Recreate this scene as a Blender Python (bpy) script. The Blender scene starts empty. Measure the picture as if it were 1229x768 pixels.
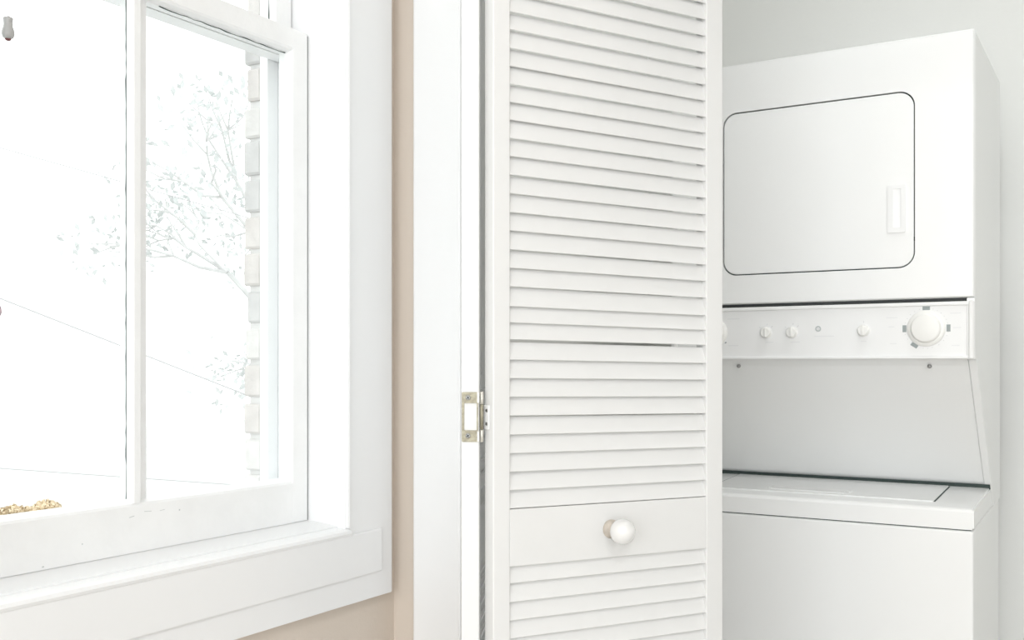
import bpy, bmesh, math, random
from mathutils import Matrix, Vector
random.seed(7)
C = bpy.context.scene.collection
SC = bpy.context.scene

# ------------------------------------------------------------------ camera, sky, lights, exposure
cam_d = bpy.data.cameras.new('camera'); cam = bpy.data.objects.new('camera', cam_d); C.objects.link(cam)
cam_d.sensor_fit = 'HORIZONTAL'; cam_d.sensor_width = 36.0
cam_d.lens = 1241.0 / 1229.0 * 36.0
cam_d.shift_y = (437.0 - 384.0) / 1229.0
cam_d.clip_start = 0.02
cam.location = (0, 0, 1.208)
cam.rotation_euler = (math.radians(90), 0, math.radians(31.0))
SC.camera = cam

SC.view_settings.view_transform = 'Standard'
SC.view_settings.look = 'None'
SC.view_settings.gamma = 1.0
SC.view_settings.use_curve_mapping = False
SC.view_settings.exposure = 0.0
SC.cycles.use_denoising = True
SC.cycles.max_bounces = 10
SC.cycles.diffuse_bounces = 6
SC.cycles.transparent_max_bounces = 12

world = bpy.data.worlds.new('overcast_sky'); SC.world = world; world.use_nodes = True
wn = world.node_tree.nodes; wl = world.node_tree.links
bgn = wn['Background']
bgn.inputs['Color'].default_value = (0.965, 0.988, 1.0, 1)
bgn.inputs['Strength'].default_value = 2.25

def area(name, loc, rot, sx, sy, power, col=(1, 1, 1)):
    l = bpy.data.lights.new(name, 'AREA'); l.shape = 'RECTANGLE'; l.size = sx; l.size_y = sy
    l.energy = power; l.color = col
    o = bpy.data.objects.new(name, l); C.objects.link(o); o.location = loc; o.rotation_euler = rot
    return o
# added fill light at the unseen opening behind the camera
area('added_rear_fill', (0.80, -2.36, 1.55), (math.radians(90), 0, 0), 3.4, 2.1, 54, (0.955, 0.985, 1.0))

# ------------------------------------------------------------------ materials
def mat(name, col, rough=0.5, metal=0.0, bump=0.0, bscale=40.0, var=0.0, vscale=6.0, coat=0.0, spec=0.5, col2=None, stretch=None):
    m = bpy.data.materials.new(name); m.use_nodes = True
    nt = m.node_tree; n = nt.nodes; l = nt.links; b = n['Principled BSDF']
    b.inputs['Base Color'].default_value = (*col, 1); b.inputs['Roughness'].default_value = rough
    b.inputs['Metallic'].default_value = metal; b.inputs['Coat Weight'].default_value = coat
    b.inputs['Coat Roughness'].default_value = 0.12
    b.inputs['Specular IOR Level'].default_value = spec
    if bump or var:
        tc = n.new('ShaderNodeTexCoord'); src = tc.outputs['Object']
        if stretch:
            mp = n.new('ShaderNodeMapping'); mp.inputs['Scale'].default_value = stretch
            l.new(src, mp.inputs['Vector']); src = mp.outputs['Vector']
        if var:
            nz = n.new('ShaderNodeTexNoise'); nz.inputs['Scale'].default_value = vscale; nz.inputs['Detail'].default_value = 5
            l.new(src, nz.inputs['Vector'])
            rp = n.new('ShaderNodeValToRGB'); rp.color_ramp.elements[0].position = 0.3; rp.color_ramp.elements[1].position = 0.7
            c2 = col2 or tuple(c * (1 - var) for c in col)
            rp.color_ramp.elements[0].color = (*c2, 1); rp.color_ramp.elements[1].color = (*col, 1)
            l.new(nz.outputs['Fac'], rp.inputs['Fac']); l.new(rp.outputs['Color'], b.inputs['Base Color'])
        if bump:
            nb = n.new('ShaderNodeTexNoise'); nb.inputs['Scale'].default_value = bscale; nb.inputs['Detail'].default_value = 4
            l.new(src, nb.inputs['Vector'])
            bp = n.new('ShaderNodeBump'); bp.inputs['Strength'].default_value = bump; bp.inputs['Distance'].default_value = 0.003
            l.new(nb.outputs['Fac'], bp.inputs['Height']); l.new(bp.outputs['Normal'], b.inputs['Normal'])
    return m

M = {}
M['trim'] = mat('white_gloss_trim_paint', (0.85, 0.855, 0.86), 0.38, bump=0.10, bscale=30, var=0.012, vscale=4)
M['sash'] = mat('old_white_sash_paint', (0.85, 0.855, 0.855), 0.45, bump=0.35, bscale=45, var=0.04, vscale=18)
M['door'] = mat('white_door_paint', (0.735, 0.737, 0.732), 0.42, bump=0.08, bscale=60, var=0.01, vscale=5)
M['wall'] = mat('beige_wall_paint', (0.68, 0.605, 0.53), 0.75, bump=0.12, bscale=120, var=0.03, vscale=3)
M['closet'] = mat('pale_grey_closet_paint', (0.84, 0.845, 0.825), 0.8, bump=0.10, bscale=120, var=0.015, vscale=3)
M['ceiling'] = mat('white_ceiling_paint', (0.85, 0.85, 0.845), 0.85, bump=0.1, bscale=100)
M['floor'] = mat('oak_floor', (0.60, 0.57, 0.53), 0.4, var=0.2, vscale=5, stretch=(1, 9, 1), bump=0.05)
M['enamel'] = mat('white_appliance_enamel', (0.89, 0.895, 0.89), 0.28, coat=0.3, bump=0.02, bscale=200)
M['plastic'] = mat('white_appliance_plastic', (0.86, 0.862, 0.86), 0.35, bump=0.02, bscale=150)
M['cream'] = mat('warm_white_plastic', (0.86, 0.855, 0.83), 0.35, bump=0.02, bscale=150)
M['gap'] = mat('dark_green_grey_rubber_and_gaps', (0.035, 0.055, 0.05), 0.7, bump=0.1)  # gasket rubber, also the dark of gaps and seams
M['dark'] = mat('dark_shadow_gap_steel', (0.03, 0.035, 0.035), 0.7, bump=0.1)
M['screw'] = mat('grey_zinc_screw', (0.32, 0.32, 0.31), 0.35, metal=0.8, bump=0.1, bscale=300)
M['print'] = mat('grey_panel_print', (0.33, 0.37, 0.37), 0.6, bump=0.02)
M['print_pale'] = mat('pale_grey_panel_print', (0.70, 0.71, 0.71), 0.6, bump=0.02)
M['print_faint'] = mat('very_faint_panel_print', (0.795, 0.80, 0.805), 0.6, bump=0.02)
M['print_mid'] = mat('mid_grey_panel_print', (0.50, 0.53, 0.53), 0.6, bump=0.02)
M['brass'] = mat('tarnished_brass', (0.36, 0.335, 0.25), 0.4, metal=0.45, var=0.4, vscale=180, col2=(0.22, 0.20, 0.15), bump=0.25, bscale=260)
M['brass_pale'] = mat('worn_pale_brass', (0.66, 0.64, 0.58), 0.3, metal=0.5, var=0.25, vscale=150, bump=0.15, bscale=260)
M['porcelain'] = mat('white_porcelain', (0.76, 0.76, 0.752), 0.14, coat=0.6, bump=0.03, bscale=80)
M['knobbase'] = mat('aged_ivory_paint', (0.60, 0.54, 0.47), 0.5, var=0.3, vscale=90, bump=0.2, bscale=120)
M['tassel'] = mat('grey_white_plastic_tassel', (0.40, 0.40, 0.395), 0.35, bump=0.05)
M['tassel_pink'] = mat('mauve_plastic_tassel', (0.55, 0.44, 0.46), 0.35, bump=0.05)
M['knot'] = mat('dark_red_cord_knot', (0.16, 0.06, 0.06), 0.8, bump=0.3)
M['cord'] = mat('white_cotton_cord', (0.80, 0.80, 0.79), 0.8, bump=0.4, bscale=800)
M['mortar'] = mat('pale_mortar', (0.66, 0.655, 0.645), 0.9, bump=0.4, bscale=90)
M['brick_a'] = mat('weathered_grey_brick', (0.60, 0.595, 0.59), 0.9, var=0.15, vscale=25, bump=0.5, bscale=70)
M['brick_b'] = mat('weathered_tan_brick', (0.66, 0.63, 0.61), 0.9, var=0.15, vscale=25, bump=0.5, bscale=70)
M['brick_c'] = mat('pale_buff_brick', (0.70, 0.685, 0.67), 0.9, var=0.15, vscale=25, bump=0.5, bscale=70)
M['bark'] = mat('pale_grey_bark', (0.60, 0.60, 0.59), 0.9, var=0.2, bump=0.4)
M['leaf'] = mat('pale_grey_green_leaf', (0.60, 0.62, 0.61), 0.7, var=0.2, bump=0.1)
M['leaf_tan'] = mat('golden_tan_leaf', (0.72, 0.60, 0.42), 0.7, var=0.22, vscale=3, bump=0.1)
M['wire'] = mat('grey_cable_sheath', (0.42, 0.42, 0.42), 0.7, bump=0.05)
M['pale_ground'] = mat('pale_concrete_yard', (0.55, 0.55, 0.54), 0.9, var=0.05, bump=0.2)

def glass_mat():
    m = bpy.data.materials.new('window_glass'); m.use_nodes = True
    nt = m.node_tree; n = nt.nodes; l = nt.links
    for x in list(n): n.remove(x)
    out = n.new('ShaderNodeOutputMaterial'); mix = n.new('ShaderNodeMixShader')
    tr = n.new('ShaderNodeBsdfTransparent'); tr.inputs['Color'].default_value = (0.975, 0.985, 0.98, 1)
    gl = n.new('ShaderNodeBsdfGlossy'); gl.inputs['Roughness'].default_value = 0.02
    lw = n.new('ShaderNodeLayerWeight'); lw.inputs['Blend'].default_value = 0.5
    pw = n.new('ShaderNodeMath'); pw.operation = 'POWER'; pw.inputs[1].default_value = 4.0
    fr = n.new('ShaderNodeMapRange'); fr.inputs['To Min'].default_value = 0.02; fr.inputs['To Max'].default_value = 0.55
    l.new(lw.outputs['Facing'], pw.inputs[0]); l.new(pw.outputs['Value'], fr.inputs['Value'])
    tc = n.new('ShaderNodeTexCoord'); nz = n.new('ShaderNodeTexNoise'); nz.inputs['Scale'].default_value = 9
    bp = n.new('ShaderNodeBump'); bp.inputs['Strength'].default_value = 0.08
    l.new(tc.outputs['Object'], nz.inputs['Vector']); l.new(nz.outputs['Fac'], bp.inputs['Height'])
    l.new(bp.outputs['Normal'], gl.inputs['Normal'])
    l.new(fr.outputs['Result'], mix.inputs['Fac']); l.new(tr.outputs['BSDF'], mix.inputs[1]); l.new(gl.outputs['BSDF'], mix.inputs[2])
    l.new(mix.outputs['Shader'], out.inputs['Surface'])
    return m
M['glass'] = glass_mat()

# ------------------------------------------------------------------ helpers
def tag(o, label=None, cat=None, group=None, kind=None):
    if label: o['label'] = label
    if cat: o['category'] = cat
    if group: o['group'] = group
    if kind: o['kind'] = kind
    return o

def empty(name, loc=(0, 0, 0), rz=0.0, parent=None):
    o = bpy.data.objects.new(name, None); C.objects.link(o)
    o.location = loc; o.rotation_euler = (0, 0, rz); o.empty_display_size = 0.05
    if parent: attach(o, parent)
    return o

def wmat(o):
    m = o.matrix_basis.copy()
    if o.parent: m = wmat(o.parent) @ o.matrix_parent_inverse @ m
    return m

def attach(o, parent, local=False):
    """parent o; unless local, o keeps its world place"""
    o.parent = parent
    if not local: o.matrix_parent_inverse = wmat(parent).inverted()

def obj(name, bm, material, parent=None, local=False, smooth=False, shear=0.0):
    if shear:
        for v in bm.verts: v.co.z += shear * v.co.x
    me = bpy.data.meshes.new(name); bmesh.ops.recalc_face_normals(bm, faces=bm.faces)
    bm.to_mesh(me); bm.free()
    me.materials.append(M[material] if isinstance(material, str) else material)
    if smooth:
        for p in me.polygons: p.use_smooth = True
    o = bpy.data.objects.new(name, me); C.objects.link(o)
    if parent: attach(o, parent, local)
    return o

def share(name, src, parent, local=False, loc=None):
    o = bpy.data.objects.new(name, src.data); C.objects.link(o)
    if parent: attach(o, parent, local)
    if loc is not None: o.location = loc
    return o

def bx(bm, x0, x1, y0, y1, z0, z1, bev=0.0, seg=2):
    r = bmesh.ops.create_cube(bm, size=1.0)
    vs = r['verts']
    for v in vs:
        v.co = Vector(((x0 + x1) / 2 + v.co.x * (x1 - x0), (y0 + y1) / 2 + v.co.y * (y1 - y0), (z0 + z1) / 2 + v.co.z * (z1 - z0)))
    if bev:
        es = list({e for v in vs for e in v.link_edges})
        bmesh.ops.bevel(bm, geom=es, offset=bev, segments=seg, affect='EDGES', profile=0.5)
    return bm

def box(x0, x1, y0, y1, z0, z1, bev=0.0, seg=2):
    return bx(bmesh.new(), x0, x1, y0, y1, z0, z1, bev, seg)

def prism(pts, axis, a, b, bev=0.0, seg=2):
    """polygon pts extruded from a to b along axis 'x','y' or 'z' (pts are the two other axes in order)"""
    bm = bmesh.new()
    def P(p, t):
        if axis == 'x': return (t, p[0], p[1])
        if axis == 'y': return (p[0], t, p[1])
        return (p[0], p[1], t)
    A = [bm.verts.new(P(p, a)) for p in pts]; B = [bm.verts.new(P(p, b)) for p in pts]
    bm.faces.new(A); bm.faces.new(B[::-1]); n = len(pts)
    for i in range(n): bm.faces.new((A[i], B[i], B[(i + 1) % n], A[(i + 1) % n]))
    if bev:
        bmesh.ops.recalc_face_normals(bm, faces=bm.faces)
        bmesh.ops.bevel(bm, geom=list(bm.edges), offset=bev, segments=seg, affect='EDGES', profile=0.5)
    return bm

def lathe(prof, n=32, mtx=None):
    """profile [(radius, height)] turned about z"""
    bm = bmesh.new(); rings = []
    for r, z in prof:
        if r < 1e-6: rings.append([bm.verts.new((0, 0, z))])
        else: rings.append([bm.verts.new((r * math.cos(2 * math.pi * i / n), r * math.sin(2 * math.pi * i / n), z)) for i in range(n)])
    for A, B in zip(rings, rings[1:]):
        for i in range(n):
            j = (i + 1) % n
            if len(A) == 1 and len(B) == 1: continue
            if len(A) == 1: bm.faces.new((A[0], B[i], B[j]))
            elif len(B) == 1: bm.faces.new((A[i], B[0], A[j]))
            else: bm.faces.new((A[i], B[i], B[j], A[j]))
    if mtx is not None: bmesh.ops.transform(bm, matrix=mtx, verts=bm.verts)
    return bm

def tube(bm, pts, rad, n=8):
    """tube through pts; rad a number or a list"""
    rings = []
    for i, p in enumerate(pts):
        p = Vector(p); a = Vector(pts[max(i - 1, 0)]); b = Vector(pts[min(i + 1, len(pts) - 1)])
        t = (b - a).normalized(); u = t.orthogonal().normalized() if not rings else (u0 - t * u0.dot(t)).normalized()
        u0 = u; w = t.cross(u); r = rad[i] if isinstance(rad, (list, tuple)) else rad
        rings.append([bm.verts.new(p + (u * math.cos(2 * math.pi * k / n) + w * math.sin(2 * math.pi * k / n)) * r) for k in range(n)])
    for A, B in zip(rings, rings[1:]):
        for k in range(n): bm.faces.new((A[k], A[(k + 1) % n], B[(k + 1) % n], B[k]))
    bm.faces.new(rings[0][::-1]); bm.faces.new(rings[-1])
    return bm

def rrect(x0, x1, z0, z1, r, n=8):
    pts = []
    for cx, cz, a0 in ((x1 - r, z1 - r, 0), (x0 + r, z1 - r, 90), (x0 + r, z0 + r, 180), (x1 - r, z0 + r, 270)):
        for k in range(n + 1):
            a = math.radians(a0 + 90 * k / n); pts.append((cx + r * math.cos(a), cz + r * math.sin(a)))
    return pts

def ring_panel(outer, inner, y0, y1, bev=0.0):
    """flat frame in the xz plane between two loops of equal count, thickness y0..y1"""
    bm = bmesh.new(); n = len(inner)
    L = {}
    for key, loop in (('o', outer), ('i', inner)):
        for t, y in ((0, y0), (1, y1)): L[key, t] = [bm.verts.new((p[0], y, p[1])) for p in loop]
    for i in range(n):
        j = (i + 1) % n
        bm.faces.new((L['o', 0][i], L['o', 0][j], L['i', 0][j], L['i', 0][i]))
        bm.faces.new((L['o', 1][i], L['o', 1][j], L['i', 1][j], L['i', 1][i]))
        bm.faces.new((L['o', 0][i], L['o', 0][j], L['o', 1][j], L['o', 1][i]))
        bm.faces.new((L['i', 0][i], L['i', 0][j], L['i', 1][j], L['i', 1][i]))
    return bm

YAX = Matrix.Rotation(math.radians(90), 4, 'X')     # turns +z to -y (towards the viewer side of the appliance)

# ------------------------------------------------------------------ the room shell
WX = -1.297          # room face of the window wall
CY = 1.69            # room face of the closet wall
OY0, OY1, OZ0, OZ1 = 0.690, 1.530, 0.862, 2.79      # rough opening of the window

tag(obj('floor', box(-1.6, 2.75, -2.55, 3.12, -0.06, 0.0), 'floor'), 'warm oak floor of the bright room and closet', 'floor', kind='structure')
tag(obj('ceiling', box(-1.6, 2.75, -2.55, 3.12, 3.0, 3.08), 'ceiling'), 'plain white ceiling over the room', 'ceiling', kind='structure')

bm = bmesh.new()
bx(bm, -1.467, WX, -2.45, OY0, 0, 3.0); bx(bm, -1.467, WX, OY1, CY + 0.06, 0, 3.0)
bx(bm, -1.467, WX, OY0, OY1, 0, OZ0); bx(bm, -1.467, WX, OY0, OY1, OZ1, 3.0)
wall_left = tag(obj('wall_left', bm, 'wall'), 'beige painted wall around and below the sash window', 'wall', kind='structure')

OXL, OXR = -1.130, 0.735      # closet opening
bm = bmesh.new()
bx(bm, WX, OXL, CY, CY + 0.06, 0, 3.0); bx(bm, OXR, 2.65, CY, CY + 0.06, 0, 3.0); bx(bm, OXL, OXR, CY, CY + 0.06, 2.075, 3.0)
tag(obj('wall_closet', bm, 'wall'), 'narrow beige wall strip between window casing and closet casing', 'wall', kind='structure')
bm = bmesh.new()
bx(bm, WX - 0.17, OXL, CY + 0.06, CY + 0.12, 0, 3.0); bx(bm, OXR, 2.65, CY + 0.06, CY + 0.12, 0, 3.0); bx(bm, OXL, OXR, CY + 0.06, CY + 0.12, 2.075, 3.0)
bx(bm, WX - 0.17, WX, CY + 0.12, 2.98, 0, 3.0)
tag(obj('wall_closet_lining', bm, 'closet'), 'pale grey inner lining of the closet behind the louvred door', 'wall', kind='structure')
tag(obj('wall_closet_back', box(WX - 0.17, 1.30, 2.98, 3.06, 0, 3.0), 'closet'), 'pale grey closet wall behind the stacked washer and dryer', 'wall', kind='structure')
tag(obj('wall_closet_end', box(1.22, 1.30, CY + 0.12, 2.98, 0, 3.0), 'closet'), 'pale grey far end wall inside the closet', 'wall', kind='structure')

# the walls behind the camera, the rear one with a wide opening added to let in light
bm = bmesh.new()
bx(bm, -1.467, -0.90, -2.5, -2.4, 0, 3.0); bx(bm, 2.50, 2.65, -2.5, -2.4, 0, 3.0); bx(bm, -0.90, 2.50, -2.5, -2.4, 0, 0.5); bx(bm, -0.90, 2.50, -2.5, -2.4, 2.6, 3.0)
tag(obj('wall_rear', bm, 'ceiling'), 'white wall behind the viewer with a wide opening added for light', 'wall', kind='structure')
tag(obj('wall_right', box(2.6, 2.7, -2.4, CY, 0, 3.0), 'ceiling'), 'plain white wall opposite the sash window', 'wall', kind='structure')

# brick reveal outside the window: pale mortar core with single bricks on the far jamb
random.seed(3)
obj('mortar_bed', box(-1.504, -1.467, 1.493, 1.72, 0.55, 2.85), 'mortar', wall_left)
protos = {}
z = 0.56; k = 0
while z < 2.82:
    w = random.choice((0.0, 0.004, 0.008))
    dep = 1.509 + random.uniform(-0.004, 0.006)
    hh = 0.062 + random.uniform(-0.004, 0.004)
    obj('brick', box(-dep, -1.468, 1.484 + random.uniform(-0.001, 0.002), 1.68, z, z + hh, 0.004, 1), random.choice(('brick_a', 'brick_b', 'brick_b', 'brick_c')), wall_left)
    z += 0.073; k += 1

# closet casing and jamb lining
t1 = tag(obj('trim_1', box(-1.2337, -1.117, 1.668, CY, 0, 2.19, 0.004), 'trim'), 'wide flat white door casing beside the beige wall strip', 'trim', kind='structure')
obj('casing_bead', box(-1.1225, -1.1165, 1.664, 1.669, 0, 2.07, 0.002), 'trim', t1)
tag(obj('trim_2', box(-1.2337, 0.84, 1.668, CY, 2.19, 2.31, 0.004), 'trim'), 'flat white head casing above the closet opening', 'trim', kind='structure')
tag(obj('trim_3', box(0.722, 0.84, 1.668, CY, 0, 2.19, 0.004), 'trim'), 'flat white casing at the far side of the closet opening', 'trim', kind='structure')
jl = tag(obj('trim_4', box(OXL, -1.117, CY - 0.02, CY + 0.12, 0, 2.06), 'trim'), 'white jamb board hidden behind the folded louvred door', 'trim', kind='structure')
obj('jamb_board', box(OXR - 0.013, OXR, CY - 0.02, CY + 0.12, 0, 2.06), 'trim', jl)
obj('jamb_board', box(-1.117, OXR - 0.013, CY - 0.02, CY + 0.12, 2.06, 2.075), 'trim', jl)
obj('track', box(-1.115, OXR - 0.015, CY + 0.035, CY + 0.075, 2.042, 2.06), 'screw', jl)

# ------------------------------------------------------------------ window_1
W1 = tag(empty('window_1', (-1.33, 1.10, 0.75)), 'white double-hung sash window with chipped old paint and bright daylight', 'window', kind='structure')
CXF = -1.275            # casing front
YI0, YI1 = 0.707, 1.512  # inner jamb faces
YO0, YO1 = YI0 - 0.144, 1.656
# casing boards (picture-framed)
o = obj('side_casing', box(WX, CXF, 1.520, YO1, 0.7505, 2.93, 0.003), 'trim', W1)
o = obj('side_casing', box(WX, CXF, YO0, YI0 - 0.008, 0.7505, 2.93, 0.003), 'trim', W1)
obj('head_casing', box(WX, CXF, YI0 - 0.008, 1.520, 2.79, 2.93, 0.003), 'trim', W1)
obj('lower_casing', box(WX + 0.001, CXF + 0.0006, YO0 + 0.003, YO1 - 0.003, 0.7520, 0.806, 0.0004), 'trim', W1)
obj('apron', box(WX, CXF + 0.0055, YO0 + 0.05, 1.618, 0.800, 0.885, 0.003), 'trim', W1)
# stool with a rounded nose bead
obj('stool', prism([(-1.372, 0.878), (-1.372, 0.9065), (-1.296, 0.9005), (-1.296, 0.878)], 'y', YI0, YI1), 'trim', W1)
b = prism([(-1.297, 0.880), (-1.297, 0.8975), (-1.287, 0.8985), (-1.276, 0.8965), (-1.269, 0.893), (-1.2665, 0.888), (-1.268, 0.8835)], 'y', YI0 - 0.012, 1.5215)
obj('stool_nose', b, 'trim', W1)
# inner stop bead on the far and near jamb
def bead(y0, y1):
    return prism([(CXF + 0.004, y0), (CXF + 0.006, (y0 + y1) / 2), (CXF + 0.003, y1), (CXF - 0.02, y1), (CXF - 0.02, y0)], 'z', 0.8985, 2.79)
obj('corner_bead', bead(1.5135, 1.5215), 'trim', W1)
obj('corner_bead', bead(YI0 - 0.0095, YI0 - 0.0015), 'trim', W1)
# jamb faces
obj('jamb', box(-1.467, -1.276, YI1, OY1, 0.862, 2.79), 'trim', W1)
obj('jamb', box(-1.467, -1.276, OY0, YI0, 0.862, 2.79), 'trim', W1)
obj('head_jamb', box(-1.467, -1.276, YI0, YI1, 2.765, 2.79), 'trim', W1)
# room-side stops that hold the lower sash, parting bead, outer blind stop
obj('outer_sill', prism([(-1.372, 0.862), (-1.372, 0.905), (-1.545, 0.872), (-1.545, 0.835), (-1.467, 0.835), (-1.467, 0.862)], 'y', YI0, YI1), 'trim', W1)
obj('blind_stop', box(-1.467, -1.447, 1.482, YI1, 0.87, 2.765, 0.002), 'trim', W1)
obj('blind_stop', box(-1.467, -1.447, YI0, YI0 + 0.03, 0.87, 2.765, 0.002), 'trim', W1)

def sash(name, xf, z0, z1, rail_b, rail_t, stile, bar, zg0, zg1, wear):
    """xf front face x, 36 mm thick; two panes side by side"""
    s = empty(name, (xf - 0.018, 1.11, z0), parent=W1)
    xb = xf - 0.036; xg = xf - 0.019
    ys0, ys1 = YI0 + 0.0015, 1.5085
    for y0, y1 in ((ys1 - stile, ys1), (ys0, ys0 + stile)):
        obj('stile', box(xb, xf, y0, y1, z0, z1, 0.0015), 'sash', s)
    a, c = ys0 + stile, ys1 - stile
    # rails with a sloping glazing shoulder
    obj('bottom_rail', prism([(xb, z0), (xf, z0), (xf, z0 + rail_b - 0.005), (xf - 0.003, z0 + rail_b - 0.001), (xg, zg0), (xb, zg0)], 'y', a, c), 'sash', s)
    obj('meeting_rail' if z0 < 1.5 else 'top_rail', prism([(xb, z1), (xf, z1), (xf, z1 - rail_t + 0.004), (xf - 0.003, z1 - rail_t), (xg, zg1), (xb, zg1)], 'y', a, c), 'sash', s)
    b0, b1, f0, f1 = bar
    obj('glazing_bar', prism([(xb, b0), (xg, b0), (xg + 0.004, f0 - 0.001), (xf - 0.002, f0), (xf, f0 + 0.002), (xf, f1 - 0.002), (xf - 0.002, f1), (xg + 0.004, f1 + 0.008), (xg, b1), (xb, b1)], 'z', zg0 - 0.004, zg1 + 0.004), 'sash', s)
    obj('pane', box(xg - 0.003, xg, b1 - 0.006, c + 0.006, zg0 - 0.006, zg1 + 0.006), 'glass', s)
    obj('pane', box(xg - 0.003, xg, a - 0.006, b0 + 0.006, zg0 - 0.006, zg1 + 0.006), 'glass', s)
    # dark perished putty lines along the glass
    if wear:
        xl = xg + 0.0006
        def line(y0, y1, za, zb, n=26, th=0.0011):
            bm = bmesh.new(); rr = random.Random(int(y0 * 1000) + int(za * 100)); P = []
            for i in range(n + 1):
                t = i / n; P.append((xl, y0 + (y1 - y0) * t + (rr.uniform(-.0007, .0007) if abs(y1 - y0) < .05 else 0), za + (zb - za) * t + (rr.uniform(-.0009, .0009) if abs(zb - za) < .05 else 0)))
            tube(bm, P, [th * rr.uniform(.45, 1.15) for _ in P], 5)
            return bm
        obj('putty_crack', line(b0 - 0.0022, b0 - 0.0022, zg0 + 0.002, zg1 - 0.004, 60, 0.0014), 'gap', s)
        obj('putty_crack', line(b1 + 0.025, c - 0.002, zg1 - 0.0012, zg1 - 0.0012, 20, 0.0010), 'gap', s)
    return s
sash('lower_sash', -1.367, 0.9068, 1.8450, 0.0793, 0.040, 0.0405, (1.106, 1.1435, 1.1025, 1.1185), 0.9895, 1.8020, True)
lower = [o for o in bpy.data.objects if o.name == 'lower_sash'][0]
for cy, cz_, w_, h_, r_ in ((1.0995, 0.9650, 0.010, 0.0008, 10), (1.131, 0.9700, 0.014, 0.0007, -4), (1.160, 0.9685, 0.010, 0.0006, 5), (1.1955, 0.9645, 0.0022, 0.0022, 0), (1.0090, 0.9350, 0.0016, 0.0018, 20), (0.943, 0.9115, 0.0030, 0.0016, 8)):
    b = box(-0.0003, 0.0003, -w_ / 2, w_ / 2, -h_ / 2, h_ / 2)
    bmesh.ops.transform(b, matrix=Matrix.Translation((-1.3669, cy, cz_)) @ Matrix.Rotation(math.radians(r_), 4, 'X'), verts=b.verts)
    obj('paint_chip', b, 'print_mid', lower)
us = sash('upper_sash', -1.4085, 1.802, 2.763, 0.045, 0.05, 0.043, (1.106, 1.1435, 1.1025, 1.1185), 1.850, 2.71, False)
obj('putty_crack', tube(bmesh.new(), [(-1.4265, 1.4655, 1.86 + 0.02 * i) for i in range(30)], [0.0010 + 0.0007 * math.sin(i * 1.7) for i in range(30)], 5), 'gap', us)
# thin dark strip standing in for the shaded gap between lower sash and jamb
obj('sash_gap_shade', box(-1.385, -1.3695, 1.5086, 1.5119, 0.9075, 1.842), 'gap', W1)

# ------------------------------------------------------------------ bifold louvred door
T = 0.028; LW = 0.4572
D1 = tag(empty('door_1', (-0.85, 1.35, 0.012)), 'white louvred bifold door folded open beside the washer and dryer, round knob', 'door', kind='structure')
zl = [1.7546, 1.7268, 1.6981, 1.6703, 1.6424, 1.6146, 1.5868, 1.5585, 1.5307, 1.5018, 1.4729, 1.4437, 1.4152, 1.3859, 1.3574, 1.3285,
      1.2977, 1.2725, 1.2465, 1.2150, 1.1861, 1.1572, 1.1281, 1.0986, 1.0697, 1.0408, 1.0123, 0.9842]
zu = [zl[0] + 0.0284 * i for i in range(1, 7)]
zlow = [0.8679, 0.8387, 0.8102, 0.7823] + [0.7823 - 0.0288 * i for i in range(1, 23)]
ZS = [(z, i % 9) for i, z in enumerate(sorted(zu + zl, reverse=True))] + [(z, 4) for z in zlow] + [(0.9835, 4)] * 0
HS, DS, TS = 0.0292, 0.0096, 0.0060
slat_mesh = {}
def slat_bm(x0, x1, shear, dz, hs):
    # front face from the low front edge up to the back, flat cut foot
    h = hs + dz
    pts = [(0.0022, 0.0008), (0.0030, 0.0), (0.0022 + TS, 0.0022), (0.0022 + DS + TS, h), (0.0022 + DS, h)]
    bm = bmesh.new(); A = []
    for x in (x0, x1): A.append([bm.verts.new((x, p[0], p[1])) for p in pts])
    n = len(pts); bm.faces.new(A[0]); bm.faces.new(A[1][::-1])
    for i in range(n): bm.faces.new((A[0][i], A[1][i], A[1][(i + 1) % n], A[0][(i + 1) % n]))
    for v in bm.verts: v.co.z += shear * (v.co.x - 0.03)
    return bm
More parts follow.
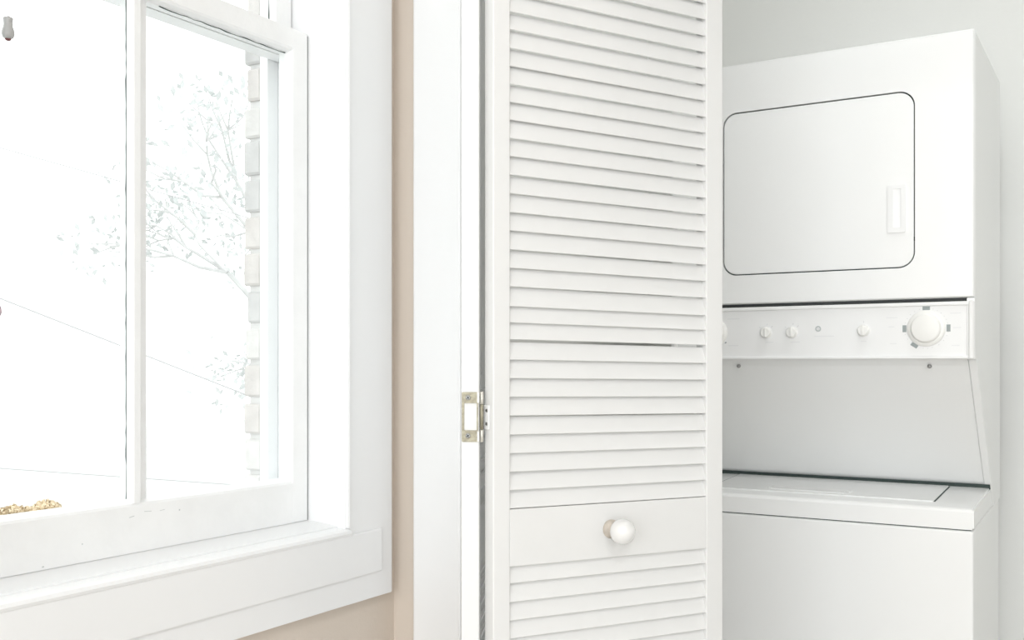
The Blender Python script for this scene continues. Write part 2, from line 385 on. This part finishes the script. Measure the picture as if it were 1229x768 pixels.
def leaf(origin, rz, shear, s0, s1, knob):
    L = empty('door_leaf', (origin[0], origin[1], 0.012), rz, parent=D1)
    def part(name, bm, m='door', sh=True, par=L, smooth=False):
        if sh:
            for v in bm.verts: v.co.z += shear * (v.co.x - 0.03)
        for v in bm.verts: v.co.z -= 0.012
        return obj(name, bm, m, par, local=True, smooth=smooth)
    part('stile', box(0, s0, 0, T, 0.012, 2.035, 0.0018))
    part('stile', box(s1, LW, 0, T, 0.012, 2.035, 0.0018))
    part('top_rail', box(s0, s1, 0.0005, T - 0.0005, 1.955, 2.035, 0.001))
    part('lock_rail', box(s0, s1, 0.0006, T - 0.0006, 0.8942, 0.9830, 0.001))
    part('bottom_rail', box(s0, s1, 0.0005, T - 0.0005, 0.014, 0.125, 0.001))
    key = {}
    dzs = (-0.0006, 0.0012, -0.0016, 0.0002, 0.0014, -0.0014, 0.0008, -0.0016, 0.0004)
    for z, i in ZS + [(0.9840, 10), ]:
        if i == 10: continue
        if i not in key:
            o = obj('slat', slat_bm(s0 - 0.001, s1 + 0.001, shear, dzs[i], HS if knob else 0.0350), 'door', L, local=True); key[i] = o
        else:
            o = share('slat', key[i], L, local=True)
        o.location = (0, 0, z - 0.012)
    if knob:
        ku, kz = 0.2190, 0.9385
        mx = Matrix.Translation((ku, 0, kz - 0.012)) @ YAX
        b = lathe([(0, -0.002), (0.0150, -0.002), (0.0155, 0.0015), (0.0130, 0.0040), (0.0095, 0.0065), (0.0085, 0.0105), (0.0090, 0.0140), (0, 0.0140)], 36, mx)
        obj('knob_base', b, 'knobbase', L, local=True, smooth=True)
        prof = [(0, 0.0125), (0.0088, 0.0125)] + [(0.0208 * math.sin(a), 0.0335 - 0.0208 * math.cos(a)) for a in [0.46 + (math.pi - 0.46) * k / 18 for k in range(18)]] + [(0, 0.0543)]
        b = lathe(prof, 40, mx)
        obj('knob', b, 'porcelain', L, local=True, smooth=True)
    return L
aB = math.radians(29.433)
PB = (-0.84097, 1.34381)
leafB = leaf(PB, math.pi / 2 - aB, -0.0138, 0.0297, 0.4208, True)
aA = math.radians(27.0)
dA = (-math.sin(aA), math.cos(aA)); yA = (math.cos(aA), math.sin(aA)); QA = (-0.8677, 1.3452)
PA = (QA[0] + LW * dA[0] - T * yA[0], QA[1] + LW * dA[1] - T * yA[1])
leafA = leaf(PA, math.atan2(-dA[1], -dA[0]), 0.0, 0.036, LW - 0.030, False)

# hinges between the leaves: big tarnished plate on one edge, small pale plate on the other
nB = (math.cos(aB), -math.sin(aB)); fB = (math.sin(aB), math.cos(aB))
def frame_on(origin, xd, outd):
    """matrix with local x along xd (horizontal), local y pointing out of the edge, z up"""
    return Matrix(((xd[0], outd[0], 0, origin[0]), (xd[1], outd[1], 0, origin[1]), (0, 0, 1, origin[2]), (0, 0, 0, 1)))
def hinge(zc):
    H = empty('hinge', (-0.865, 1.343, zc), parent=D1)
    mA = frame_on((QA[0], QA[1], zc), (-yA[0], -yA[1]), (-dA[0], -dA[1]))        # from pin towards the far corner of the edge, y out
    eB = (PB[0] - nB[0] * T, PB[1] - nB[1] * T)
    mB = frame_on((eB[0], eB[1], zc), nB, (-fB[0], -fB[1]))
    def put(name, bm, m, mx, smooth=False):
        bmesh.ops.transform(bm, matrix=mx, verts=bm.verts)
        return obj(name, bm, m, H, smooth=smooth)
    hz = 0.0385
    outer = rrect(0.0015, 0.0268, -hz, hz, 0.0022, 4)
    inner = rrect(0.0035, 0.0230, -0.0205, 0.0215, 0.0015, 4)
    b = ring_panel(outer, inner, 0.0002, 0.0018)
    p = put('plate', b, 'brass', mA); p['label'] = 'tarnished brass plate with a window cut out'
    # rolled flanges and knuckles
    b = bmesh.new(); bx(b, -0.0008, 0.0032, 0.0002, 0.0026, 0.0215, hz, 0.0006, 1); put('flange', b, 'brass_pale', mA)
    b = bmesh.new(); bx(b, -0.0008, 0.0032, 0.0002, 0.0026, -hz, -0.0215, 0.0006, 1); put('flange', b, 'brass_pale', mA)
    pin = ((QA[0] + eB[0]) / 2 - dA[0] * 0.0020 - 0.0, (QA[1] + eB[1]) / 2 - dA[1] * 0.0020)
    for z0, z1, m in ((0.0200, hz + 0.0005, 'brass_pale'), (-0.0195, 0.0195, 'brass'), (-hz - 0.0005, -0.0200, 'brass_pale')):
        b = lathe([(0, z0), (0.0024, z0), (0.0029, z0 + 0.0006), (0.0029, z1 - 0.0006), (0.0024, z1), (0, z1)], 16, Matrix.Translation((pin[0], pin[1], zc)))
        obj('knuckle', b, m, H, smooth=True)
    b = box(0.0004, 0.0175, 0.0002, 0.0018, -0.0195, 0.0185, 0.0008, 1); put('small_plate', b, 'trim', mB)['label'] = 'white painted small plate'
    for xx, zz, mx in ((0.0170, 0.0300, mA), (0.0172, -0.0290, mA), (0.0105, 0.0100, mB), (0.0100, -0.0105, mB)):
        r = 0.0040 if mx is mA else 0.0030
        b = lathe([(0, -0.0005), (r, -0.0005), (r, 0.0004), (r * 0.7, 0.0011), (0, 0.0012)], 18, Matrix.Translation((xx, 0.0018, zz)) @ Matrix.Rotation(math.radians(-90), 4, 'X'))
        put('screw', b, 'screw', mx)
        for rot in (35, 125):
            b = box(-r * 0.62, r * 0.62, -0.0004, 0.0004, -r * 0.16, r * 0.16)
            bmesh.ops.transform(b, matrix=Matrix.Translation((xx, 0.0031, zz)) @ Matrix.Rotation(math.radians(rot), 4, 'Y'), verts=b.verts)
            put('screw_slot', b, 'dark', mx)
for zc in (1.1263, 1.900, 0.280): hinge(zc)

# ------------------------------------------------------------------ stacked washer and dryer
XR, XL, YF, YB = -0.287, -0.973, 2.376, 2.858
DZ0, DZ1 = 1.3495, 1.919
LC = tag(empty('laundry_center', ((XR + XL) / 2, (YF + YB) / 2, 0)), 'tall white stacked washer and dryer unit standing in the closet', 'washer dryer')
# washer
obj('washer_body', prism([(YF, 0.03), (YB, 0.03), (YB, 0.8705), (YF, 0.854)], 'x', XL + 0.003, XR - 0.003, 0.005, 3), 'enamel', LC)
for fx in (XL + 0.05, XR - 0.05):
    for fy in (YF + 0.05, YB - 0.05):
        obj('foot', lathe([(0, 0), (0.022, 0), (0.022, 0.012), (0.012, 0.016), (0.012, 0.032), (0, 0.032)], 16, Matrix.Translation((fx, fy, 0))), 'dark', LC)
obj('seam', prism([(YF + 0.0045, 0.850), (2.735, 0.863), (2.735, 0.869), (YF + 0.0045, 0.858)], 'x', XL + 0.0075, XR - 0.0075), 'gap', LC)
top_pts = [(YF, 0.8565), (YF, 0.893), (YF + 0.0025, 0.8985), (YF + 0.009, 0.9010), (2.74, 0.9185), (2.74, 0.8688)]
b = prism(top_pts, 'x', XL + 0.002, XR - 0.002)
bmesh.ops.recalc_face_normals(b, faces=b.faces)
bmesh.ops.bevel(b, geom=[e for e in b.edges if abs(e.verts[0].co.x - e.verts[1].co.x) < 1e-6], offset=0.003, segments=2, affect='EDGES')
wt = obj('washer_top', b, 'enamel', LC)
def zt(y): return 0.9010 + (y - YF - 0.009) * (0.0175 / (2.74 - YF - 0.009))
def slabq(x0, x1, y0, y1, d0, d1, bev=0.0):
    b = box(x0, x1, y0, y1, 0, 1)
    for v in b.verts: v.co.z = zt(v.co.y) + (d1 if v.co.z > 0.5 else d0)
    if bev: bmesh.ops.bevel(b, geom=list(b.edges), offset=bev, segments=2, affect='EDGES')
    return b
obj('lid_gap', slabq(XL + 0.074, -0.3755, 2.442, 2.662, -0.004, 0.0006), 'gap', LC)
lid = obj('lid', slabq(XL + 0.077, -0.3790, 2.4380, 2.665, -0.003, 0.0022, 0.0015), 'enamel', LC)
# shallow finger grip on the lid's front lip
obj('lid_grip', slabq(-0.752, -0.578, 2.462, 2.505, 0.0020, 0.0040, 0.0018), 'plastic', lid)
for gx in (-0.760, -0.570): obj('lid_stud', lathe([(0, 0), (0.006, 0), (0.006, 0.002), (0.004, 0.003), (0, 0.003)], 16, Matrix.Translation((gx, 2.483, zt(2.483) + 0.0022))), 'plastic', lid)
# one-piece side panels with the slanted front edge
side = [(YF + 0.0175, DZ1 - 0.004), (YF + 0.0175, 1.349), (YF + 0.001, 1.349), (YF + 0.001, 1.219), (YF + 0.028, 1.217), (2.668, 0.929), (2.716, 0.880), (2.722, 0.868), (YB, 0.873), (YB, DZ1 - 0.004)]
obj('side_panel', prism(side, 'x', XR - 0.016, XR, 0.0015, 1), 'enamel', LC)
obj('side_panel', prism(side, 'x', XL, XL + 0.016, 0.0015, 1), 'enamel', LC)
sl = [(YF + 0.012, 1.221), (YF + 0.032, 1.205), (2.668, 0.930), (2.676, 0.9235), (2.690, 0.930), (YF + 0.05, 1.221)]
obj('sloped_panel', prism(sl, 'x', XL + 0.0163, XR - 0.0163), 'enamel', LC)
obj('base_gap', box(XL + 0.0165, XR - 0.003, 2.672, 2.738, 0.908, 0.9235), 'gap', LC)
for sx, in ((-0.8098,), (-0.3811,)):
    b = lathe([(0, -0.001), (0.0048, -0.001), (0.0043, 0.002), (0.0025, 0.003), (0, 0.003)], 18, Matrix.Translation((sx, YF + 0.026, 1.2035)) @ Matrix.Rotation(math.radians(60), 4, 'X'))
    obj('screw', b, 'screw', LC, smooth=True)
# control console
z0, z1 = 1.2195, 1.3420
CP = obj('control_panel', box(XL + 0.004, XR - 0.008, YF + 0.0035, YF + 0.05, z0 + 0.002, z1 - 0.002), 'plastic', LC)
obj('frame_rail', box(XL + 0.001, XR - 0.003, YF - 0.001, YF + 0.02, z1 - 0.0085, z1, 0.0018), 'plastic', CP)
obj('frame_rail', box(XL + 0.001, XR - 0.003, YF - 0.001, YF + 0.02, z0, z0 + 0.0065, 0.0018), 'plastic', CP)
obj('end_cap', box(XR - 0.0125, XR - 0.001, YF - 0.003, YF + 0.02, z0 - 0.001, z1 + 0.001, 0.003), 'porcelain', CP)
obj('end_cap', box(XL + 0.001, XL + 0.0125, YF - 0.003, YF + 0.02, z0 - 0.001, z1 + 0.001, 0.003), 'porcelain', CP)
obj('panel_gap', box(XL + 0.004, XR - 0.003, YF + 0.006, YB - 0.02, z1 - 0.004, 1.3505), 'dark', LC)
obj('cap_gap', box(XR - 0.0142, XR - 0.0124, YF + 0.0015, YF + 0.004, 1.228, 1.262), 'dark', CP)
def knob(x, z, prof, m, n=40):
    return obj('knob', lathe(prof, n, Matrix.Translation((x, YF + 0.0036, z)) @ YAX), m, CP, smooth=False)
def smooth_by_angle(o):
    for p in o.data.polygons: p.use_smooth = True
    o.data.set_sharp_from_angle(angle=math.radians(35))
DXc, DZc = -0.3840, 1.2855
big = knob(DXc, DZc, [(0, 0), (0.0390, 0), (0.0390, 0.003), (0.0375, 0.0045), (0.0315, 0.006), (0.0308, 0.0070), (0.0300, 0.0115), (0.0285, 0.0130), (0.026, 0.0136), (0, 0.0140)], 'cream', 64)
smooth_by_angle(big); big['label'] = 'large round timer dial'
def small_knob(x, z):
    k = knob(x, z, [(0, 0), (0.0135, 0), (0.0132, 0.003), (0.0122, 0.004), (0.0115, 0.0085), (0.0100, 0.0098), (0, 0.0100)], 'cream', 36); smooth_by_angle(k)
    r = box(-0.0022, 0.0022, -0.0030, 0.0, -0.0100, 0.0112, 0.0008, 1)
    bmesh.ops.transform(r, matrix=Matrix.Translation((x, YF + 0.0036 - 0.0094, z)), verts=r.verts)
    obj('pointer_ridge', r, 'cream', k)
small_knob(-0.5155, 1.2825); small_knob(-0.6756, 1.2815); small_knob(-0.7361, 1.2815)
ld = knob(-0.8640, 1.2840, [(0, 0), (0.0340, 0), (0.0340, 0.003), (0.0325, 0.0045), (0.0265, 0.006), (0.0255, 0.0110), (0.024, 0.0125), (0, 0.0130)], 'cream', 56); smooth_by_angle(ld)
def mark(x, z, w, h, rot=0.0, m='print', name='printed_mark'):
    b = box(-w / 2, w / 2, -0.0006, 0.0004, -h / 2, h / 2)
    bmesh.ops.transform(b, matrix=Matrix.Translation((x, YF + 0.0036, z)) @ Matrix.Rotation(math.radians(-rot), 4, 'Y'), verts=b.verts)
    return obj(name, b, m, CP)
R0 = 0.0448
for ang, m in ((90, 'print'), (180, 'print'), (0, 'print'), (237, 'print')):
    a = math.radians(ang)
    mark(DXc + R0 * math.cos(a), DZc + R0 * 0.97 * math.sin(a), 0.0078, 0.0150, math.degrees(a), 'print')
for ang in (14, 25, 36, 48, 60, 72, 108, 122, 136, 150, 163, 197, 212, 262, 274, 286, 305, 322, 338, 349):
    a = math.radians(ang); mark(DXc + R0 * math.cos(a), DZc + R0 * 0.97 * math.sin(a), 0.0017, 0.0017, ang, 'print_pale')
for kx, kz in ((-0.6756, 1.2815), (-0.7361, 1.2815)):
    for ang, L in ((140, 0.003), (82, 0.0032), (45, 0.0052)):
        a = math.radians(ang); mark(kx + 0.0195 * math.cos(a), kz + 0.0195 * math.sin(a), L, 0.0016, ang, 'print_pale')
mark(-0.5150, 1.2825 + 0.0195, 0.0016, 0.004, 0, 'print_pale')
mark(-0.864 + 0.0385 * math.cos(math.radians(-40)), 1.284 + 0.0385 * math.sin(math.radians(-40)), 0.0045, 0.0028, 35, 'print')
# round ring emblem and faint lines of small print
b = lathe([(0.0036, 0.0003), (0.0066, 0.0003), (0.0066, 0.0008), (0.0036, 0.0008), (0.0036, 0.0003)], 28, Matrix.Translation((-0.6156, YF + 0.0036, 1.2885)) @ YAX)
obj('emblem_ring', b, 'print_mid', CP)
b = lathe([(0, 0.0002), (0.0022, 0.0002), (0.0022, 0.0006), (0, 0.0006)], 20, Matrix.Translation((-0.6156, YF + 0.0036, 1.2885)) @ YAX)
obj('emblem_dot', b, 'print_pale', CP)
for x, z, w in ((-0.602, 1.2715, 0.045), (-0.728, 1.2590, 0.020), (-0.668, 1.2590, 0.022), (-0.515, 1.2590, 0.012), (-0.815, 1.3155, 0.030), (-0.815, 1.2520, 0.026), (-0.455, 1.3100, 0.024), (-0.452, 1.2530, 0.014), (-0.325, 1.3170, 0.022), (-0.325, 1.2480, 0.016), (-0.322, 1.2860, 0.016), (-0.456, 1.2900, 0.012)):
    mark(x, z, w, 0.0022, 0, 'print_faint')
# dryer cabinet: body, front frame with the rounded door opening, door
obj('dryer_cabinet', box(XL + 0.0012, XR - 0.0012, YF + 0.014, YB, DZ0, DZ1, 0.006, 3), 'enamel', LC)
door_o = rrect(-0.8405, -0.4065, 1.418, 1.8045, 0.034, 10)
cx, cz = (XL + XR) / 2, (DZ0 + DZ1) / 2
def to_rect(p):
    dx, dz = p[0] - (-0.6235), p[1] - 1.6112
    sx = ((XR - 0.004) + 0.6235) / dx if dx > 1e-9 else ((XL + 0.004) + 0.6235) / dx if dx < -1e-9 else 1e9
    sz = ((DZ1 - 0.003) - 1.6112) / dz if dz > 1e-9 else ((DZ0 + 0.003) - 1.6112) / dz if dz < -1e-9 else 1e9
    s = min(sx, sz); return (-0.6235 + dx * s, 1.6112 + dz * s)
# exact outer rectangle: shift the nearest ring vertex to each corner
outer = [to_rect(p) for p in door_o]
for c in ((XR - 0.004, DZ1 - 0.003), (XL + 0.004, DZ1 - 0.003), (XL + 0.004, DZ0 + 0.003), (XR - 0.004, DZ0 + 0.003)):
    i = min(range(len(outer)), key=lambda k: (outer[k][0] - c[0]) ** 2 + (outer[k][1] - c[1]) ** 2); outer[i] = c
fr = obj('front_frame', ring_panel(outer, door_o, YF, YF + 0.018), 'enamel', LC)
# rounded perimeter around the front frame
b = bmesh.new()
o1 = rrect(XL, XR, DZ0, DZ1, 0.005, 4); o2 = rrect(XL + 0.005, XR - 0.005, DZ0 + 0.004, DZ1 - 0.004, 0.003, 4)
rings = []
for k in range(5):
    a = k / 4 * math.pi / 2
    rings.append([b.verts.new((p[0] + (q[0] - p[0]) * math.sin(a), YF + 0.0125 - 0.0128 * (1 - (1 - math.sin(a)) ** 1.0) if False else YF - 0.0003 + 0.0066 * (1 - math.sin(a)) ** 2, p[1] + (q[1] - p[1]) * math.sin(a))) for p, q in zip(o1, o2)])
back = [b.verts.new((p[0], YF + 0.018, p[1])) for p in o1]
allr = [back] + rings
for A, B in zip(allr, allr[1:]):
    n = len(A)
    for i in range(n): b.faces.new((A[i], A[(i + 1) % n], B[(i + 1) % n], B[i]))
obj('front_edge', b, 'enamel', LC, smooth=True)
obj('door_gasket', prism(rrect(-0.8425, -0.4045, 1.416, 1.8065, 0.036, 10), 'y', YF + 0.009, YF + 0.0139), 'gap', LC)
dd = prism(rrect(-0.8375, -0.4095, 1.4210, 1.8015, 0.0315, 10), 'y', YF + 0.0005, YF + 0.0085)
bmesh.ops.recalc_face_normals(dd, faces=dd.faces)
bmesh.ops.bevel(dd, geom=[e for e in dd.edges if abs(e.verts[0].co.y - YF - 0.0005) < 1e-6 and abs(e.verts[1].co.y - YF - 0.0005) < 1e-6], offset=0.0015, segments=2, affect='EDGES')
door = obj('dryer_door', dd, 'enamel', LC)
HX0, HX1, HZ0, HZ1 = -0.4630, -0.4255, 1.4960, 1.6000
hd = obj('handle', ring_panel(rrect(HX0, HX1, HZ0, HZ1, 0.003, 4), rrect(HX0 + 0.0115, HX1 - 0.0100, HZ0 + 0.0110, HZ1 - 0.0085, 0.001, 4), YF - 0.0030, YF + 0.0006), 'plastic', door)
obj('grip_lip', prism([(HX0 + 0.0115, YF + 0.0004), (HX1 - 0.0100, YF + 0.0004), (HX1 - 0.0100, YF - 0.0002), (HX0 + 0.0115, YF - 0.0026)], 'z', HZ0 + 0.0110, HZ1 - 0.0085), 'plastic', hd)
obj('door_catch', box(-0.4092, -0.4066, YF + 0.002, YF + 0.009, 1.476, 1.485), 'dark', LC)

# ------------------------------------------------------------------ added ceiling lights (above the frame, to brighten closet and room)
opal = bpy.data.materials.new('added_light_glow'); opal.use_nodes = True
opal.node_tree.nodes['Principled BSDF'].inputs['Emission Color'].default_value = (1, 0.99, 0.97, 1)
opal.node_tree.nodes['Principled BSDF'].inputs['Emission Strength'].default_value = 4.0
def added_ceiling_light(x, y, r, watts, label):
    L = tag(empty('added_ceiling_light', (x, y, 3.0)), label, 'lamp')
    mx = Matrix.Translation((x, y, 3.0))
    obj('base', lathe([(0, 0), (r * 1.13, 0), (r * 1.13, -0.02), (r * 1.03, -0.028), (0, -0.028)], 40, mx), 'plastic', L)
    obj('globe', lathe([(r, -0.028), (r * 0.97, -0.055), (r * 0.83, -0.085), (r * 0.57, -0.105), (r * 0.27, -0.113), (0, -0.115)], 40, mx), opal, L, smooth=True)
    d = bpy.data.lights.new('added_ceiling_fill', 'AREA'); d.shape = 'DISK'; d.size = 2 * r; d.energy = watts; d.color = (0.98, 0.995, 1.0)
    o = bpy.data.objects.new('added_ceiling_fill', d); C.objects.link(o); o.location = (x, y, 2.875)
    return d
added_light_closet = added_ceiling_light(-0.20, 2.02, 0.15, 5.4, 'round white ceiling light added unseen inside the closet to brighten it')
added_light_room = added_ceiling_light(0.85, -0.60, 0.25, 20.0, 'larger round white ceiling light added unseen to brighten the room')

# ------------------------------------------------------------------ blind cord pulls in front of the window
def cord_pull(name, y, zb, hgt, m, label, knot):
    t = empty(name, (-1.335, y, zb)); tag(t, label, 'cord pull', 'blind cord pulls')
    obj('cord', tube(bmesh.new(), [(-1.335 + 0.0006 * math.sin(i), y + 0.0004 * math.cos(i * 1.3), zb + hgt * 0.8 + (2.735 - zb - hgt * 0.8) * i / 16) for i in range(17)], 0.0009, 6), 'cord', t)
    s = hgt / 0.031
    prof = [(0, 0.0005), (0.0040, 0.0), (0.0075, 0.0028), (0.0088, 0.0075), (0.0083, 0.012), (0.0066, 0.017), (0.0060, 0.022), (0.0066, 0.027), (0.0068, 0.030), (0.0045, 0.0312), (0, 0.0312)]
    obj('tassel', lathe([(r * s, z * s) for r, z in prof], 28, Matrix.Translation((-1.335, y, zb))), m, t, smooth=True)
    if knot: obj('knot', lathe([(0, -0.0022), (0.0028, -0.002), (0.0042, -0.0006), (0.0040, 0.0012), (0, 0.0016)], 14, Matrix.Translation((-1.335, y, zb))), 'knot', t, smooth=True)
cord_pull('blind_cord_pull', 0.8675, 1.6580, 0.030, 'tassel', 'small grey plastic cord tassel with dark red knot hanging at upper pane', True)
cord_pull('blind_cord_pull', 0.8480, 1.2719, 0.032, 'tassel_pink', 'small mauve cord tassel hanging halfway down, half out of view', False)
hr = empty('raised_blind', (-1.335, 1.11, 2.66)); tag(hr, 'raised white slatted blind tucked under the window head', 'blind')
obj('head_rail', box(-1.352, -1.318, YI0 + 0.004, YI1 - 0.006, 2.735, 2.764, 0.002), 'plastic', hr)
s0 = None
for i in range(12):
    if s0 is None: s0 = obj('slat', box(-1.350, -1.320, YI0 + 0.006, YI1 - 0.008, 2.662, 2.666), 'plastic', hr)
    else:
        s = share('slat', s0, hr); s.location = (0, 0, 0.0058 * i)
obj('bottom_rail', box(-1.350, -1.320, YI0 + 0.006, YI1 - 0.008, 2.648, 2.661, 0.002), 'plastic', hr)

# ------------------------------------------------------------------ outside, one storey below
tag(obj('ground', box(-60, -1.7, -30, 60, -3.3, -3.2), 'pale_ground'), 'bright pale yard far below the window', 'ground', kind='structure')
def wire(label, pts, rad):
    return tag(obj('overhead_cable', tube(bmesh.new(), pts, rad, 6), 'wire'), label, 'cable', 'cables outside the window')
def ext(p, q, a, b, n=14, sag=0.0):
    p, q = Vector(p), Vector(q)
    return [tuple(p + (q - p) * (a + (b - a) * i / n) - Vector((0, 0, sag * 4 * (i / n) * (1 - i / n)))) for i in range(n + 1)]
wire('thin grey cable crossing high behind the upper part of the panes', ext((-5.637, 3.613, 2.446), (-5.152, 3.904, 2.286), -3, 6.0, sag=-0.02), 0.0032)
wire('grey cable slanting down behind the middle of both panes', ext((-5.637, 3.613, 1.590), (-4.559, 4.260, 1.097), -2, 3.0), 0.0052)
wire('dark dotted cable low behind the panes above the golden treetop', ext((-5.637, 3.613, 0.604), (-5.015, 3.986, 0.553), -2, 4.0), 0.0032)

def leaf_cloud(bm, c, rad, n, size, rnd, squash=0.8):
    for _ in range(n):
        while True:
            v = Vector((rnd.uniform(-1, 1), rnd.uniform(-1, 1), rnd.uniform(-1, 1)))
            if 0.2 < v.length <= 1: break
        p = Vector(c) + Vector((v.x * rad, v.y * rad, v.z * rad * squash))
        u = Vector((rnd.gauss(0, 1), rnd.gauss(0, 1), rnd.gauss(0, 1))).normalized(); w = u.orthogonal().normalized()
        s = size * rnd.uniform(0.6, 1.3)
        a = [bm.verts.new(p + u * s), bm.verts.new(p + w * s * 0.45), bm.verts.new(p - u * s), bm.verts.new(p - w * s * 0.45)]
        bm.faces.new(a)
def small_tree(loc, top, crown, rnd, label, lm, size, n, name):
    t = empty(name, loc); tag(t, label, 'tree')
    x, y, z = loc
    b = bmesh.new(); tube(b, [(x, y, z), (x + 0.05, y, z + (top - z) * 0.4), (x, y + 0.05, top - 0.2)], [0.11, 0.08, 0.03], 8)
    obj('trunk', b, 'bark', t)
    b = bmesh.new()
    for c, r in crown:
        leaf_cloud(b, c, r, n, size, rnd)
    cr = obj('crown', b, lm, t); cr['kind'] = 'stuff'
    return t
rnd = random.Random(11)
small_tree((-8.45, 5.35, -3.2), -0.1, [((-8.45, 5.35, -0.40), 0.47), ((-8.78, 5.12, -0.46), 0.52), ((-8.20, 5.54, -0.29), 0.32), ((-8.10, 5.62, -0.085), 0.135), ((-8.3, 5.45, -0.17), 0.20)], rnd,
           'golden tan treetop peeking over the bottom of the pane', 'leaf_tan', 0.022, 2200, 'golden_tree')
# a leafless-looking pale tree farther away with forking branches
def big_tree():
    t = empty('bare_tree', (-9.95, 10.45, -3.2)); tag(t, 'faint pale tree with forking branches seen through the sunlit panes', 'tree')
    r = random.Random(5)
    b = bmesh.new(); base = Vector((-9.95, 10.45, -3.2))
    tube(b, [base, base + Vector((0.1, 0.1, 2.5)), base + Vector((0.0, 0.2, 5.0))], [0.2, 0.16, 0.12], 8)
    obj('trunk', b, 'bark', t)
    b = bmesh.new(); tips = []
    def grow(p, d, L, rad, lev):
        q = p + d * L; m = p + d * L * 0.5 + Vector((r.gauss(0, 1), r.gauss(0, 1), r.gauss(0, 1))) * L * 0.05
        tube(b, [p, m, q], [rad, rad * 0.85, rad * 0.65], 6)
        if lev == 0: tips.append(q); return
        for _ in range(3):
            dd = (d + Vector((r.gauss(0, 1), r.gauss(0, 1), r.gauss(0, 0.8))) * 0.5).normalized()
            grow(q, dd, L * 0.72, rad * 0.62, lev - 1)
    for k in range(5):
        a = k * 1.26
        grow(base + Vector((0, 0.2, 4.0 + 0.25 * k)), Vector((math.cos(a) * 0.7, math.sin(a) * 0.7, 0.75)).normalized(), 1.25, 0.05, 3)
    br = obj('branches', b, 'bark', t); br['kind'] = 'stuff'
    b = bmesh.new()
    for q in tips: leaf_cloud(b, q, 0.5, 16, 0.06, r)
    cr = obj('crown', b, 'leaf', t); cr['kind'] = 'stuff'
big_tree()
